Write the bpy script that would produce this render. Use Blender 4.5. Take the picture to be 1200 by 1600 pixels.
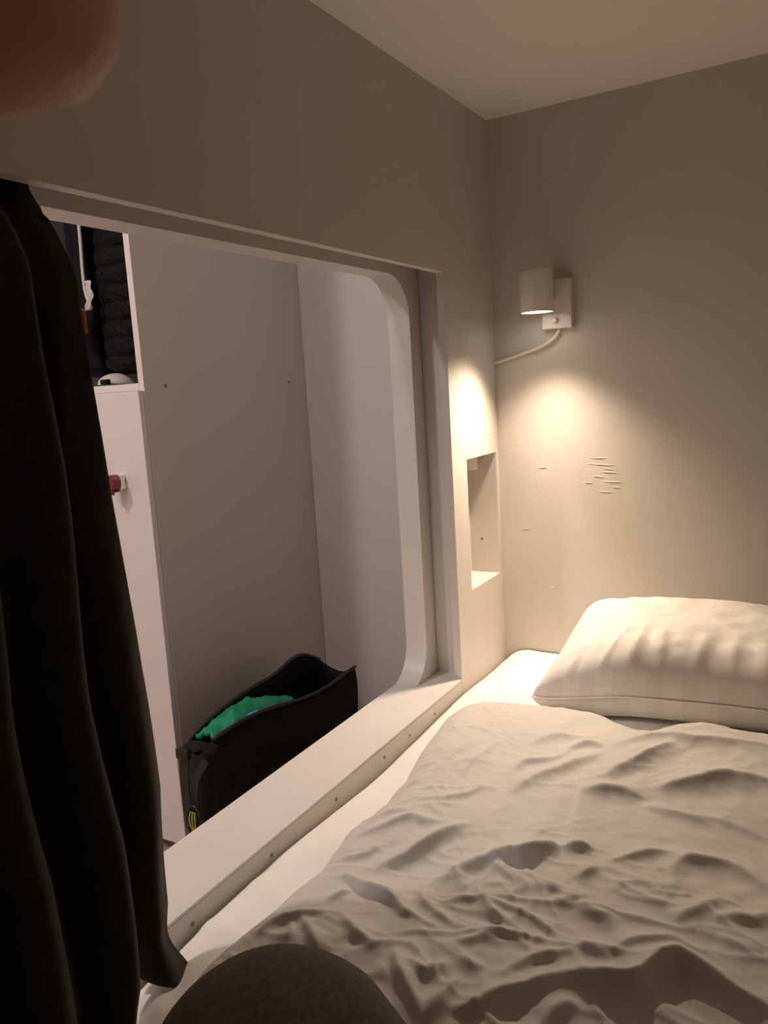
import bpy, bmesh, math, random
import numpy as np
from mathutils import Vector, Matrix, noise

S = bpy.context.scene
COL = S.collection
for o in list(bpy.data.objects): bpy.data.objects.remove(o)

# ------------------------------------------------------------------ camera
def rot(yaw, pitch, roll):
    return (Matrix.Rotation(yaw, 3, 'Z') @ Matrix.Rotation(math.pi/2+pitch, 3, 'X') @ Matrix.Rotation(roll, 3, 'Z'))
CR = rot(math.radians(30.4), math.radians(-8.93), math.radians(-3.41))
CP = Vector((0.722, -1.80, 0.0))
cam_d = bpy.data.cameras.new('camera'); cam = bpy.data.objects.new('camera', cam_d); COL.objects.link(cam)
cam.matrix_world = Matrix.Translation(CP) @ CR.to_4x4()
cam_d.sensor_fit = 'VERTICAL'; cam_d.sensor_height = 32; cam_d.lens = 1225/1600*32
cam_d.clip_start = 0.005
cam_d.dof.use_dof = True; cam_d.dof.focus_distance = 1.7; cam_d.dof.aperture_fstop = 50
S.camera = cam
def cw(x, y, z): return CP + CR @ Vector((x, y, z))     # near the phone: offsets along the phone's own axes

# ------------------------------------------------------------------ world, light, exposure
W = bpy.data.worlds.new('world'); S.world = W; W.use_nodes = True
W.node_tree.nodes['Background'].inputs[0].default_value = (0.9, 0.9, 1, 1)
W.node_tree.nodes['Background'].inputs[1].default_value = 0.0
S.view_settings.view_transform = 'Standard'; S.view_settings.look = 'None'
S.view_settings.gamma = 1; S.view_settings.use_curve_mapping = False
S.view_settings.exposure = 0.0
LAMP = Vector((0.137, -0.085, 0.150))
def area(name, loc, size, power, color, rot_e=(0, 0, 0), shape='DISK', spread=180):
    l = bpy.data.lights.new(name, 'AREA'); l.shape = shape; l.size = size; l.energy = power; l.color = color
    l.spread = math.radians(spread)
    o = bpy.data.objects.new(name, l); COL.objects.link(o); o.location = loc; o.rotation_euler = rot_e
    return o
READ_P, HALL_P, HALL_FILL_P = 58.0, 34.0, 16.0
rl = bpy.data.lights.new('reading_light', 'SPOT'); rl.energy = READ_P; rl.color = (1.0, 0.79, 0.60)
rl.spot_size = math.radians(114); rl.spot_blend = 1.0; rl.shadow_soft_size = .024
rlo = bpy.data.objects.new('reading_light', rl); COL.objects.link(rlo); rlo.location = LAMP
rlo.rotation_euler = Vector((.07, -.38, -1)).to_track_quat('-Z', 'Y').to_euler()
area('hall_light', (-1.20, -2.20, 1.93), 0.26, HALL_P, (1.0, 0.86, 0.80))
area('hall_fill_light', (-.42, -2.6, 1.93), 0.26, HALL_FILL_P, (1.0, 0.88, 0.80))  # added fill light, out of view, to brighten the locker side panel

# ------------------------------------------------------------------ helpers
def mat(name, color, rough=0.6, bump=0, bscale=40, var=0, vscale=6, sheen=0, metal=0, emit=None, coat=0, var2=None, detail=4):
    m = bpy.data.materials.new(name); m.use_nodes = True; nt = m.node_tree; N = nt.nodes; L = nt.links
    b = N['Principled BSDF']
    b.inputs['Base Color'].default_value = (*color, 1); b.inputs['Roughness'].default_value = rough
    b.inputs['Metallic'].default_value = metal; b.inputs['Sheen Weight'].default_value = sheen
    b.inputs['Coat Weight'].default_value = coat
    tc = N.new('ShaderNodeTexCoord')
    if var or var2:
        n = N.new('ShaderNodeTexNoise'); n.inputs['Scale'].default_value = vscale; n.inputs['Detail'].default_value = detail
        L.new(tc.outputs['Object'], n.inputs['Vector'])
        r = N.new('ShaderNodeValToRGB'); r.color_ramp.elements[0].position = .3; r.color_ramp.elements[1].position = .7
        c2 = var2 if var2 else tuple(max(0, c*(1-var)) for c in color)
        r.color_ramp.elements[0].color = (*c2, 1); r.color_ramp.elements[1].color = (*color, 1)
        L.new(n.outputs['Fac'], r.inputs[0]); L.new(r.outputs[0], b.inputs['Base Color'])
    if bump:
        n = N.new('ShaderNodeTexNoise'); n.inputs['Scale'].default_value = bscale; n.inputs['Detail'].default_value = 3
        L.new(tc.outputs['Object'], n.inputs['Vector'])
        bp = N.new('ShaderNodeBump'); bp.inputs['Strength'].default_value = bump; bp.inputs['Distance'].default_value = .002
        L.new(n.outputs['Fac'], bp.inputs['Height']); L.new(bp.outputs[0], b.inputs['Normal'])
    if emit:
        b.inputs['Emission Color'].default_value = (*emit[0], 1); b.inputs['Emission Strength'].default_value = emit[1]
    return m

def link(name, me, m=None, parent=None, smooth=False):
    o = bpy.data.objects.new(name, me); COL.objects.link(o)
    if m: me.materials.append(m)
    if parent: o.parent = parent
    if smooth:
        for p in me.polygons: p.use_smooth = True
    return o
def obj(name, bm, m, parent=None, smooth=False):
    me = bpy.data.meshes.new(name); bm.normal_update(); bm.to_mesh(me); bm.free()
    return link(name, me, m, parent, smooth)
def tag(o, label=None, cat=None, group=None, kind=None):
    if label: o['label'] = label
    if cat: o['category'] = cat
    if group: o['group'] = group
    if kind: o['kind'] = kind
    return o
def struct(o): o['kind'] = 'structure'; return o
def empty(name, loc=(0, 0, 0)):
    o = bpy.data.objects.new(name, None); COL.objects.link(o); o.location = loc; o.empty_display_size = .05
    return o
def child(name, bm, m, root, smooth=False):          # part whose mesh is in world coordinates
    o = obj(name, bm, m, None, smooth); o.parent = root
    base = root.matrix_world if root.type != 'EMPTY' else Matrix.Translation(root.location)
    r = root; off = Vector((0, 0, 0))
    while r: off += r.location; r = r.parent
    o.location = -off
    # bake the shift into the mesh so the part has a clean transform
    o.data.transform(Matrix.Translation(o.location)); o.location = (0, 0, 0)
    return o
def box(bm, x0, x1, y0, y1, z0, z1, bev=0, seg=2):
    r = bmesh.ops.create_cube(bm, size=1)
    vs = r['verts']
    bmesh.ops.scale(bm, vec=(abs(x1-x0), abs(y1-y0), abs(z1-z0)), verts=vs)
    bmesh.ops.translate(bm, vec=((x0+x1)/2, (y0+y1)/2, (z0+z1)/2), verts=vs)
    if bev:
        es = list({e for v in vs for e in v.link_edges})
        bmesh.ops.bevel(bm, geom=es, offset=bev, segments=seg, profile=.5, affect='EDGES')
    return bm
def BX(*a, **k): return box(bmesh.new(), *a, **k)
def cyl(bm, p0, p1, r0, r1=None, n=32, caps=True):
    r1 = r0 if r1 is None else r1
    p0, p1 = Vector(p0), Vector(p1); d = (p1-p0)
    M = Matrix.Translation((p0+p1)/2) @ d.to_track_quat('Z', 'Y').to_matrix().to_4x4()
    bmesh.ops.create_cone(bm, cap_ends=caps, cap_tris=False, segments=n, radius1=r0, radius2=r1, depth=d.length, matrix=M)
    return bm
def lathe(bm, prof, c, n=48, ang=0):
    rings = []
    for (r, z) in prof:
        rings.append([bm.verts.new((c[0]+r*math.cos(2*math.pi*i/n), c[1]+r*math.sin(2*math.pi*i/n), c[2]+z)) for i in range(n)])
    for a, b in zip(rings, rings[1:]):
        for i in range(n):
            bm.faces.new((a[i], a[(i+1) % n], b[(i+1) % n], b[i]))
    return rings
def tube(bm, pts, r, n=10, closed=False):
    P = [Vector(p) for p in pts]; rs = r if isinstance(r, (list, tuple)) else [r]*len(P)
    rings = []; up = Vector((0, 0, 1)); prev = None
    for i, p in enumerate(P):
        t = (P[min(i+1, len(P)-1)]-P[max(i-1, 0)]).normalized()
        if prev is None:
            a = t.orthogonal().normalized()
        else:
            a = (prev - t*prev.dot(t)).normalized()
        prev = a; b = t.cross(a)
        rings.append([bm.verts.new(p+(a*math.cos(2*math.pi*k/n)+b*math.sin(2*math.pi*k/n))*rs[i]) for k in range(n)])
    for A, B in zip(rings, rings[1:]):
        for k in range(n): bm.faces.new((A[k], A[(k+1) % n], B[(k+1) % n], B[k]))
    bm.faces.new(rings[0][::-1]); bm.faces.new(rings[-1])
    return bm
def crom(pts, n=10):
    P = [np.array(p, float) for p in pts]
    if len(P) < 3:
        return [P[0]+(P[1]-P[0])*t for t in np.linspace(0, 1, n+1)]
    P = [2*P[0]-P[1]]+P+[2*P[-1]-P[-2]]; out = []
    for i in range(1, len(P)-2):
        for t in np.arange(n)/n:
            a, b, c, d = P[i-1:i+3]
            out.append(.5*((2*b)+(c-a)*t+(2*a-5*b+4*c-d)*t*t+(3*b-3*c+d-a)*t**3))
    out.append(P[-2]); return out
def grid(V, nu, nv, closed_u=False, loop=None):
    """V: array (nv, nu, 3) -> mesh"""
    me = bpy.data.meshes.new('g')
    idx = np.arange(nu*nv).reshape(nv, nu); f = []
    a = idx[:-1, :-1].ravel(); b = idx[:-1, 1:].ravel(); c = idx[1:, 1:].ravel(); d = idx[1:, :-1].ravel()
    F = np.stack([a, b, c, d], 1)
    if closed_u:
        F2 = np.stack([idx[:-1, -1], idx[:-1, 0], idx[1:, 0], idx[1:, -1]], 1); F = np.concatenate([F, F2])
    me.from_pydata(V.reshape(-1, 3).tolist(), [], F.tolist()); me.update()
    return me
RS = np.random.RandomState
def vnoise(x, y, seed=0):
    T = RS(seed).rand(256, 256)*2-1
    xi = np.floor(x).astype(int); yi = np.floor(y).astype(int); fx = x-xi; fy = y-yi
    fx = fx*fx*fx*(fx*(fx*6-15)+10); fy = fy*fy*fy*(fy*(fy*6-15)+10)
    g = lambda i, j: T[(xi+i) % 256, (yi+j) % 256]
    return (g(0, 0)*(1-fx)+g(1, 0)*fx)*(1-fy)+(g(0, 1)*(1-fx)+g(1, 1)*fx)*fy
def fbm(x, y, seed=0, o=3):
    s = 0; a = 1
    for k in range(o): s = s+a*vnoise(x*2**k, y*2**k, seed+k); a *= .5
    return s
def sstep(a, b, x):
    t = np.clip((x-a)/(b-a), 0, 1); return t*t*(3-2*t)

# ------------------------------------------------------------------ materials
M_wall = mat('grey_wall_paint', (.63, .585, .53), .5, bump=.12, bscale=260)
M_ceil = mat('white_ceiling_paint', (.86, .82, .77), .7, bump=.1, bscale=200)
M_trim = mat('white_trim_paint', (.70, .665, .63), .38, bump=.06, bscale=120, var=.06, vscale=9)
M_hallw = mat('hall_wall_paint', (.66, .635, .625), .55, bump=.08, bscale=150)
M_panel = mat('locker_side_laminate', (.64, .60, .555), .45, bump=.05, bscale=200)
M_white = mat('locker_white_laminate', (.78, .71, .69), .35)
M_line = mat('shadow_gap', (.06, .05, .045), .9)
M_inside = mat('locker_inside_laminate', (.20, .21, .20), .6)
M_floor = mat('tan_floor', (.42, .31, .22), .5, var=.2, vscale=8)
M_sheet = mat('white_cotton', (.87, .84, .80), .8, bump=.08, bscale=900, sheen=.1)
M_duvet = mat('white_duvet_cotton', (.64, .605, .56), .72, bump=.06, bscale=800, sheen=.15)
M_lampw = mat('lamp_white_metal', (.72, .67, .61), .35, coat=.2)
M_glow = mat('lamp_diffuser', (1, 1, 1), .5, emit=((1, .93, .82), 6))
M_cable = mat('white_cable', (.75, .70, .63), .5)
M_curt = mat('olive_curtain_cloth', (.040, .034, .024), .9, bump=.25, bscale=700, sheen=.1, var2=(.028, .024, .018), vscale=60)
M_bag = mat('black_canvas', (.005, .005, .0055), .8, bump=.4, bscale=500, var2=(.008, .0075, .007), vscale=14)
M_green = mat('green_cloth', (.008, .33, .17), .55, var2=(.004, .20, .10), vscale=12, bump=.3, bscale=40)
M_blue = mat('light_blue_cloth', (.12, .38, .75), .5)
M_strap = mat('black_webbing', (.016, .016, .017), .55, bump=.5, bscale=900)
M_chrome = mat('chrome', (.80, .82, .82), .36, metal=1)
M_steel = mat('dull_steel', (.28, .25, .21), .45, metal=.7)
M_red = mat('red_plastic', (.20, .012, .035), .35, coat=.3)
M_blackp = mat('black_plastic', (.012, .012, .013), .4)
M_yellow = mat('yellow_cord', (.45, .40, .05), .6)
M_puff = mat('black_nylon', (.0045, .0045, .005), .62, bump=.9, bscale=55)
M_navy = mat('navy_cloth', (.005, .005, .010), .7, bump=.4, bscale=60)
for m_, v_ in ((M_puff, .12), (M_navy, .15), (M_bag, .25), (M_curt, .2)): m_.node_tree.nodes['Principled BSDF'].inputs['Specular IOR Level'].default_value = v_
M_puff.node_tree.nodes['Bump'].inputs['Distance'].default_value = .012
M_white2 = mat('white_piping', (.62, .60, .58), .6)
M_orange = mat('orange_cloth', (.26, .075, .03), .8, bump=.4, bscale=90)
M_bluef = mat('blue_fabric', (.045, .07, .20), .6)
M_skin = mat('skin', (.74, .50, .38), .55, bump=.25, bscale=600, var2=(.66, .40, .29), vscale=30)
_b = M_skin.node_tree.nodes['Principled BSDF']; _b.inputs['Subsurface Weight'].default_value = 1; _b.inputs['Subsurface Radius'].default_value = (1, .72, .55); _b.inputs['Subsurface Scale'].default_value = .03
M_hair = mat('dark_brown_hair', (.03, .02, .014), .6, bump=.8, bscale=150)
M_trous = mat('grey_marl_jersey', (.27, .25, .21), .95, bump=.35, bscale=450, sheen=.15, var2=(.17, .155, .13), vscale=260, detail=6)
M_shirt = mat('pale_jersey', (.62, .60, .57), .9, bump=.3, bscale=400)
M_phone = mat('phone_black', (.02, .02, .022), .25)
M_lace = mat('brown_floor_mat', (.3, .22, .16), .8)

# pillow: woven satin stripes
def satin():
    m = mat('striped_satin_cotton', (.80, .765, .72), .6, sheen=.1); nt = m.node_tree; N = nt.nodes; L = nt.links; b = N['Principled BSDF']
    tc = N.new('ShaderNodeTexCoord'); sp = N.new('ShaderNodeSeparateXYZ'); L.new(tc.outputs['UV'], sp.inputs[0])
    mu = N.new('ShaderNodeMath'); mu.operation = 'MULTIPLY'; mu.inputs[1].default_value = 11; L.new(sp.outputs[0], mu.inputs[0])
    fr = N.new('ShaderNodeMath'); fr.operation = 'FRACT'; L.new(mu.outputs[0], fr.inputs[0])
    gt = N.new('ShaderNodeMath'); gt.operation = 'GREATER_THAN'; gt.inputs[1].default_value = .5; L.new(fr.outputs[0], gt.inputs[0])
    mx = N.new('ShaderNodeMix'); mx.data_type = 'RGBA'; L.new(gt.outputs[0], mx.inputs[0])
    mx.inputs[6].default_value = (.79, .745, .69, 1); mx.inputs[7].default_value = (.75, .705, .65, 1)
    L.new(mx.outputs[2], b.inputs['Base Color'])
    mr = N.new('ShaderNodeMapRange'); L.new(gt.outputs[0], mr.inputs[0]); mr.inputs[3].default_value = .42; mr.inputs[4].default_value = .75
    L.new(mr.outputs[0], b.inputs['Roughness'])
    return m
M_satin = satin()

# ------------------------------------------------------------------ the sleeping pod shell
ZS, ZT = -.657, .232            # opening: sill and head
YJ = -.266                      # opening: far jamb
ZC = .594                       # pod ceiling
YF = -2.36                      # foot wall
XR = 1.0
ZF, ZH = -1.25, 2.0             # hall floor and ceiling
NY0, NY1, NZ0, NZ1 = -.190, -.016, -.470, -.168   # niche
TB = .018

def panel_x(bm, x, ys, zs, holes, flip=False):
    """plane at x, split on grid lines ys, zs, skipping cells listed in holes"""
    vs = {(i, j): bm.verts.new((x, y, z)) for i, y in enumerate(ys) for j, z in enumerate(zs)}
    for i in range(len(ys)-1):
        for j in range(len(zs)-1):
            if (i, j) in holes: continue
            bm.faces.new((vs[i, j], vs[i+1, j], vs[i+1, j+1], vs[i, j+1]))
# pod-side board of the left wall: upper band, strip with niche, all one mesh made of boxes
bm = bmesh.new()
box(bm, -TB, 0, YF, YJ, ZT, ZC+.02)                    # band above the opening
box(bm, -TB, 0, YJ, NY0, -.80, ZC+.02)                 # strip between opening and niche
box(bm, -TB, 0, NY0, NY1, NZ1, ZC+.02)                 # above niche
box(bm, -TB, 0, NY0, NY1, -.80, NZ0)                   # below niche
box(bm, -TB, 0, NY1, 0, -.80, ZC+.02)                  # by the corner
box(bm, -TB, 0, YF, -2.12, -.80, ZT)                   # foot end of the opening
struct(obj('wall_left', bm, M_wall))
# niche lining
bm = bmesh.new()
D = .118
box(bm, -D, -TB, NY0-.012, NY0, NZ0-.012, NZ1+.012)
box(bm, -D, -TB, NY1, NY1+.012, NZ0-.012, NZ1+.012)
box(bm, -D, -TB, NY0, NY1, NZ1, NZ1+.012)
box(bm, -D-.006, -D, NY0-.012, NY1+.012, NZ0-.012, NZ1+.012)
struct(obj('trim_1', bm, M_wall))
bm = BX(-D, -.0004, NY0, NY1-.0005, NZ0-.012, NZ0+.0008)
struct(obj('trim_2', bm, M_trim))
# studs in the channel between the two boards
bm = bmesh.new()
box(bm, -.074, -TB, -.238, -.192-.012, ZS, ZT+.06)
box(bm, -.074, -TB, YF, -.235, ZT+.055, ZC)
struct(obj('trim_3', bm, M_wall))
# hall-side board with its round-cornered opening
X0B, X1B = -.127, -.075
y0o, y1o, z0o, z1o, rc = -2.14, -.287, ZS-.0046, .229, .085
def arc(cx, cz, r, a0, a1, n=14): return [(cx+r*math.cos(a), cz+r*math.sin(a)) for a in np.linspace(a0, a1, n)]
inner = (arc(y1o-rc, z1o-rc, rc, math.pi/2, 0)+arc(y1o-rc, z0o+rc, rc, 0, -math.pi/2)
         + arc(y0o+rc, z0o+rc, rc, -math.pi/2, -math.pi)+arc(y0o+rc, z1o-rc, rc, math.pi, math.pi/2))
bm = bmesh.new()
oy0, oy1, oz0, oz1 = -3.6, .335, ZF, ZH
def ring_at(x): return [bm.verts.new((x, a, b)) for a, b in inner]
RA, RB = ring_at(X1B), ring_at(X0B)
n = len(inner)
for i in range(n): bm.faces.new((RA[i], RA[(i+1) % n], RB[(i+1) % n], RB[i]))
for x, R_ in ((X1B, RA), (X0B, RB)):
    cor = [bm.verts.new((x, oy1, oz1)), bm.verts.new((x, oy1, oz0)), bm.verts.new((x, oy0, oz0)), bm.verts.new((x, oy0, oz1))]
    q = n//4
    for k in range(4):
        seg = R_[k*q:(k+1)*q]
        for a, b in zip(seg, seg[1:]): bm.faces.new((a, b, cor[k]))
        bm.faces.new((seg[-1], R_[((k+1)*q) % n], cor[(k+1) % 4], cor[k]))
bmesh.ops.recalc_face_normals(bm, faces=bm.faces)
bo = obj('trim_4', bm, M_trim); struct(bo)
for p in bo.data.polygons:
    if abs(p.normal.x) < .9: p.use_smooth = True
bo.modifiers.new('e', 'EDGE_SPLIT').split_angle = math.radians(30)
# sill board and the apron below it
bm = bmesh.new()
box(bm, -.1268, 0, -2.12, YJ, ZS-.0045, ZS, bev=.0008, seg=2)
box(bm, -.1268, -TB, YJ, -.21, ZS-.0045, ZS)
struct(obj('trim_5', bm, M_trim))
bm = bmesh.new(); box(bm, -.016, -.0004, -2.12, YJ, -.80, ZS-.0048, bev=.0008, seg=1)
ap = struct(obj('trim_6', bm, M_wall))
for y in (-1.132, -.963, -.786, -.621, -.520, -.407):
    bm = bmesh.new(); cyl(bm, (-.001, y, -.6825), (.0006, y, -.6825), .0032, n=12)
    s = obj('screw', bm, M_steel, ap)
# head wall with filler scratches modelled as thin ridges on the paint
HW = 120
bm = bmesh.new(); box(bm, -TB, XR, 0, .05, -.86, ZC+.02)
hw = struct(obj('wall_head', bm, M_wall))
bm = bmesh.new(); rnd = random.Random(4)
def scratch(x0, z0, x1, z1, w):
    n_ = 9; pts = []
    for i in range(n_):
        t = i/(n_-1); pts.append((x0+(x1-x0)*t, .0006-.0008*math.sin(math.pi*t), z0+(z1-z0)*t+rnd.uniform(-.0007, .0007)))
    tube(bm, pts, [w*.85*(.25+.75*math.sin(math.pi*i/(n_-1))) for i in range(n_)], n=6)
for (a, b, c, d) in ((.215, -.185, .275, -.187), (.205, -.198, .30, -.204), (.24, -.217, .30, -.222), (.245, -.239, .31, -.243),
                     (.205, -.243, .235, -.244), (.235, -.262, .285, -.266), (.25, -.208, .285, -.214), (.095, -.208, .130, -.208), (.05, -.36, .08, -.358),
                     (.12, -.50, .135, -.503), (.30, .02, .301, .035), (.225, -.228, .262, -.230), (.27, -.252, .30, -.255)):
    scratch(a, b, c, d, .0011)
scratch(.268, .055, .2705, .067, .0014); scratch(.03, .36, .05, .361, .001); scratch(.045, .17, .06, .172, .001)
o = obj('filler_marks', bm, M_wall, hw, True)
# other sides
struct(obj('ceiling', BX(-TB, XR, YF, 0, ZC, ZC+.03), M_ceil))
struct(obj('wall_right', BX(XR, XR+.05, YF, .05, -.86, ZC+.03), M_wall))
struct(obj('wall_foot', BX(-TB, XR, YF-.05, YF, -.86, ZC+.03), M_wall))
struct(obj('trim_7', BX(-.074, XR, YF, .05, ZF, -.86), M_trim))        # bunk platform below the mattress
# ------------------------------------------------------------------ the hall outside the pod
struct(obj('floor', BX(-2.6, -.127, -3.6, .335, ZF-.05, ZF), M_floor))
struct(obj('ceiling', BX(-2.6, -.075, -3.6, .40, ZH, ZH+.05), M_ceil))
struct(obj('wall_back', BX(-2.6, -.127, .335, .385, ZF, ZH), M_hallw))
struct(obj('wall_far', BX(-2.65, -2.6, -3.6, .385, ZF, ZH), M_hallw))
struct(obj('wall_front', BX(-2.65, -.075, -3.65, -3.6, ZF, ZH), M_hallw))
bm = bmesh.new(); lathe(bm, [(0.001, .0), (.15, .0), (.17, .012), (.17, .045), (.001, .045)], (-1.20, -2.20, 1.954), 40)
cl = obj('ceiling_lamp', bm, M_white, None, True); tag(cl, 'round white ceiling lamp in the hall above the lockers', 'lamp')
cl_fill = cl.copy(); COL.objects.link(cl_fill); cl_fill.location = (.78, -.40, 0); tag(cl_fill, 'added fill lamp, out of view on the hall ceiling beside the foot end of the sleeping pod', 'lamp')  # fixture made up for the added fill light

# ------------------------------------------------------------------ locker
LX1, LX0, LF, LB, SH = -.80, -1.262, -.362, .333, .050
lk = empty('locker', (LX1-.23, LF+.3, ZF)); tag(lk, 'white locker with an open jacket compartment above a closed door', 'locker')
t = .018
child('side_panel', BX(LX1-t, LX1, LF, LB, ZF, 1.25, bev=.0008, seg=1), M_panel, lk)
o = child('side_panel', BX(LX0, LX0+t, LF, LB, ZF, 1.25), M_white, lk)
child('edge_band', BX(LX1-t-.0005, LX1+.0003, LF-.0015, LF-.0001, ZF+.05, 1.25), M_white, lk)
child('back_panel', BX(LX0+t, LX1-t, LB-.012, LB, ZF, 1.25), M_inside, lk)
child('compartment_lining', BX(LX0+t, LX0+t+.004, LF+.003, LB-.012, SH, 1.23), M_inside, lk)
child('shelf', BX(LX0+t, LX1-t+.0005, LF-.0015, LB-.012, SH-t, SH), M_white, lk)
child('top_panel', BX(LX0, LX1, LF, LB, 1.25, 1.268), M_white, lk)
child('plinth', BX(LX0+.01, LX1-.01, LF+.03, LF+.045, ZF, ZF+.055), M_white, lk)
dr = child('door', BX(LX0+.002, LX1-.001, LF-.0215, LF-.0035, ZF+.04, SH-t-.001, bev=.0012, seg=2), M_white, lk)
for y, z in ((-.29, SH-.009), (.244, SH-.012)):
    bm = bmesh.new(); cyl(bm, (LX1-.001, y, z), (LX1+.0012, y, z), .0048, n=16)
    child('screw', bm, M_steel, lk, False)
# coin lock
kx, kz, ky = -.892, -.198, LF-.0215
kn = child('lock', BX(kx-.014, kx+.014, ky-.022, ky, kz-.020, kz+.018, bev=.003, seg=3), M_chrome, dr)
bm = bmesh.new(); cyl(bm, (kx, ky-.003, kz), (kx, ky-.0, kz), .018, n=24); child('lock_plate', bm, M_chrome, dr)
bm = bmesh.new()
cyl(bm, (kx, ky-.046, kz), (kx, ky-.022, kz), .0215, n=8)
bmesh.ops.rotate(bm, verts=bm.verts, cent=(kx, ky, kz), matrix=Matrix.Rotation(math.radians(22.5), 3, 'Y'))
bmesh.ops.bevel(bm, geom=list(bm.edges), offset=.0015, segments=2, affect='EDGES')
box(bm, kx-.008, kx+.008, ky-.045, ky-.036, kz-.031, kz-.018, bev=.001, seg=1)
child('lock_knob', bm, M_red, dr)
bm = bmesh.new(); box(bm, kx-.011, kx+.011, ky-.035, ky-.022, kz-.0245, kz-.019); child('lock_slot', bm, M_blackp, dr)

# ---- clothes in the open compartment
bm = bmesh.new(); cyl(bm, (LX0+t+.004, -.13, 1.12), (LX1-t, -.13, 1.12), .012, n=16)
tag(obj('clothes_rail', bm, M_chrome, None, True), 'chrome clothes rail across the top of the open locker compartment', 'rail')
def garment(name, cx, cy, z0, z1, rx, ry, m, label, cat, pitch=0, amp=0, seed=0, lean=0, group=None, tilt=0):
    nz, nu = int((z1-z0)/.004), 72
    V = np.zeros((nz, nu, 3)); r = RS(seed)
    u = np.linspace(0, 2*np.pi, nu, endpoint=False)
    for j in range(nz):
        f = j/(nz-1); z = z0+(z1-z0)*f
        if pitch:
            zz = z + tilt*np.cos(u)*rx*.35 - .010*np.cos(u+.5)**2*(1-f)
            ph = ((zz-z0)/pitch) % 1
            q = amp*(np.sqrt(np.maximum(0, 1-(2*ph-1)**2))-.75)
        else:
            q = amp*np.sin(u*5+seed+z*4)+amp*.5*np.sin(u*9+z*7)
        cr = .0030*fbm(u*16/np.pi+seed, np.full_like(u, z*14+3*np.floor((z-z0)/pitch)), seed+3) if pitch else 0
        end = min(1, math.sqrt(max(0, 1-(1-min(f/.04, 1))**2))+.02)*min(1, math.sqrt(max(0, 1-(1-min((1-f)/.12, 1))**2))+.08)
        x = cx+lean*f+(rx+q+cr)*np.sign(np.cos(u))*np.abs(np.cos(u))**.8*end
        y = cy+(ry+q+cr)*np.sin(u)*end
        V[j, :, 0] = x; V[j, :, 1] = y; V[j, :, 2] = z
    me = grid(V, nu, nz, closed_u=True)
    o = link(name, me, m, None, True); tag(o, label, cat, group)
    if cat == 'scarf': return o
    bm = bmesh.new()
    tube(bm, [(cx+lean, cy, z1-.02), (cx+lean, cy+.3*(-.13-cy), z1+.05), (cx+lean, -.13, 1.10), (cx+lean, -.118, 1.128), (cx+lean, -.13, 1.140), (cx+lean, -.143, 1.130)], .003, 8)
    obj('hanger_hook', bm, M_steel, o, True)
    return o
pj = garment('puffer_jacket', -.938, -.215, .078, .92, .112, .090, M_puff, 'black quilted puffer jacket hanging beside the right side of the locker compartment', 'jacket', pitch=.0465, amp=.0085, seed=2, tilt=.25)
zj = garment('track_jacket', -1.100, -.205, .075, .95, .040, .085, M_navy, 'dark navy jacket with a white piped seam hanging left of the black puffer jacket', 'jacket', amp=.006, seed=5)
bm = bmesh.new(); tube(bm, crom([(-1.022, -.318, .62), (-1.025, -.318, .45), (-1.030, -.318, .36), (-1.026, -.320, .30), (-1.004, -.325, .255)], 8), .0045, 8)
obj('piping', bm, M_white2, zj, True)
bm = bmesh.new()
V = np.zeros((14, 8, 3))
for j in range(14):
    for i in range(8):
        f = j/13; V[j, i] = (-1.019+.021*(i/7)+.012*math.sin(f*3.0)-.012*f+.010, -.335+.004*math.sin(i*1.1+j), .325-.075*f)
me = grid(V, 8, 14); lab = link('care_label', me, M_white2, zj, True); md = lab.modifiers.new('s', 'SOLIDIFY'); md.thickness = .0012
lab['label'] = 'white care label hanging out'
sc = garment('scarf', -1.058, -.325, .190, .262, .017, .012, M_orange, 'orange cloth tucked between the hanging jackets', 'scarf', amp=.004, seed=9)
bm = bmesh.new(); box(bm, -.8395, -.8235, -.345, -.325, .395, .75, bev=.004); tag(obj('blue_strap', bm, M_bluef), 'blue cloth strap hanging along the right side of the locker compartment', 'strap')
# white trainer toe on the shelf
bm = bmesh.new(); bmesh.ops.create_uvsphere(bm, u_segments=24, v_segments=14, radius=1)
for v in bm.verts:
    x, y, z = v.co; v.co = Vector((-.985+x*.042, -.285+y*.055, SH+.002+max(0, z)*.030+.002))
sh = obj('white_shoe', bm, M_white2, None, True); tag(sh, 'white shoe on the locker shelf under the black puffer jacket', 'shoe')
bm = bmesh.new(); box(bm, -.975, -.950, -.350, -.335, SH+.004, SH+.017, bev=.002); obj('sole_stripe', bm, M_navy, sh)

# ------------------------------------------------------------------ bag on the hall floor
BGY0, BGY1 = -.535, .085
bg = empty('duffel_bag', (-.6, -.24, ZF)); tag(bg, 'open black canvas bag with green cloth inside, standing on the hall floor', 'bag')
def bag_front(f, h):       # f along y 0..1, h height 0..1 -> point
    y = BGY0+(BGY1-BGY0)*f
    zt = -.785-.045*f+.012*math.sin(f*7)
    x = -.50-.02*h+.012*math.sin(f*9+h*3)*(1-h)+.006*math.sin(h*9)
    return Vector((x, y+.02*(1-h)*(f-.5), ZF+.004+(zt-ZF)*h))
def bag_back(f, h):
    y = BGY0+(BGY1-BGY0)*f
    arch = .05*math.sin(math.pi*min(1, max(0, f))**.8)+.045*math.exp(-((f-.86)/.16)**2)
    zt = -.835+arch-.006*f
    x = -.70+.05*h+.01*math.sin(f*6)
    return Vector((x, y+.01+.045*(1-f)**2, ZF+.004+(zt-ZF)*h))
bm = bmesh.new(); NF, NH = 40, 16
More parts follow.
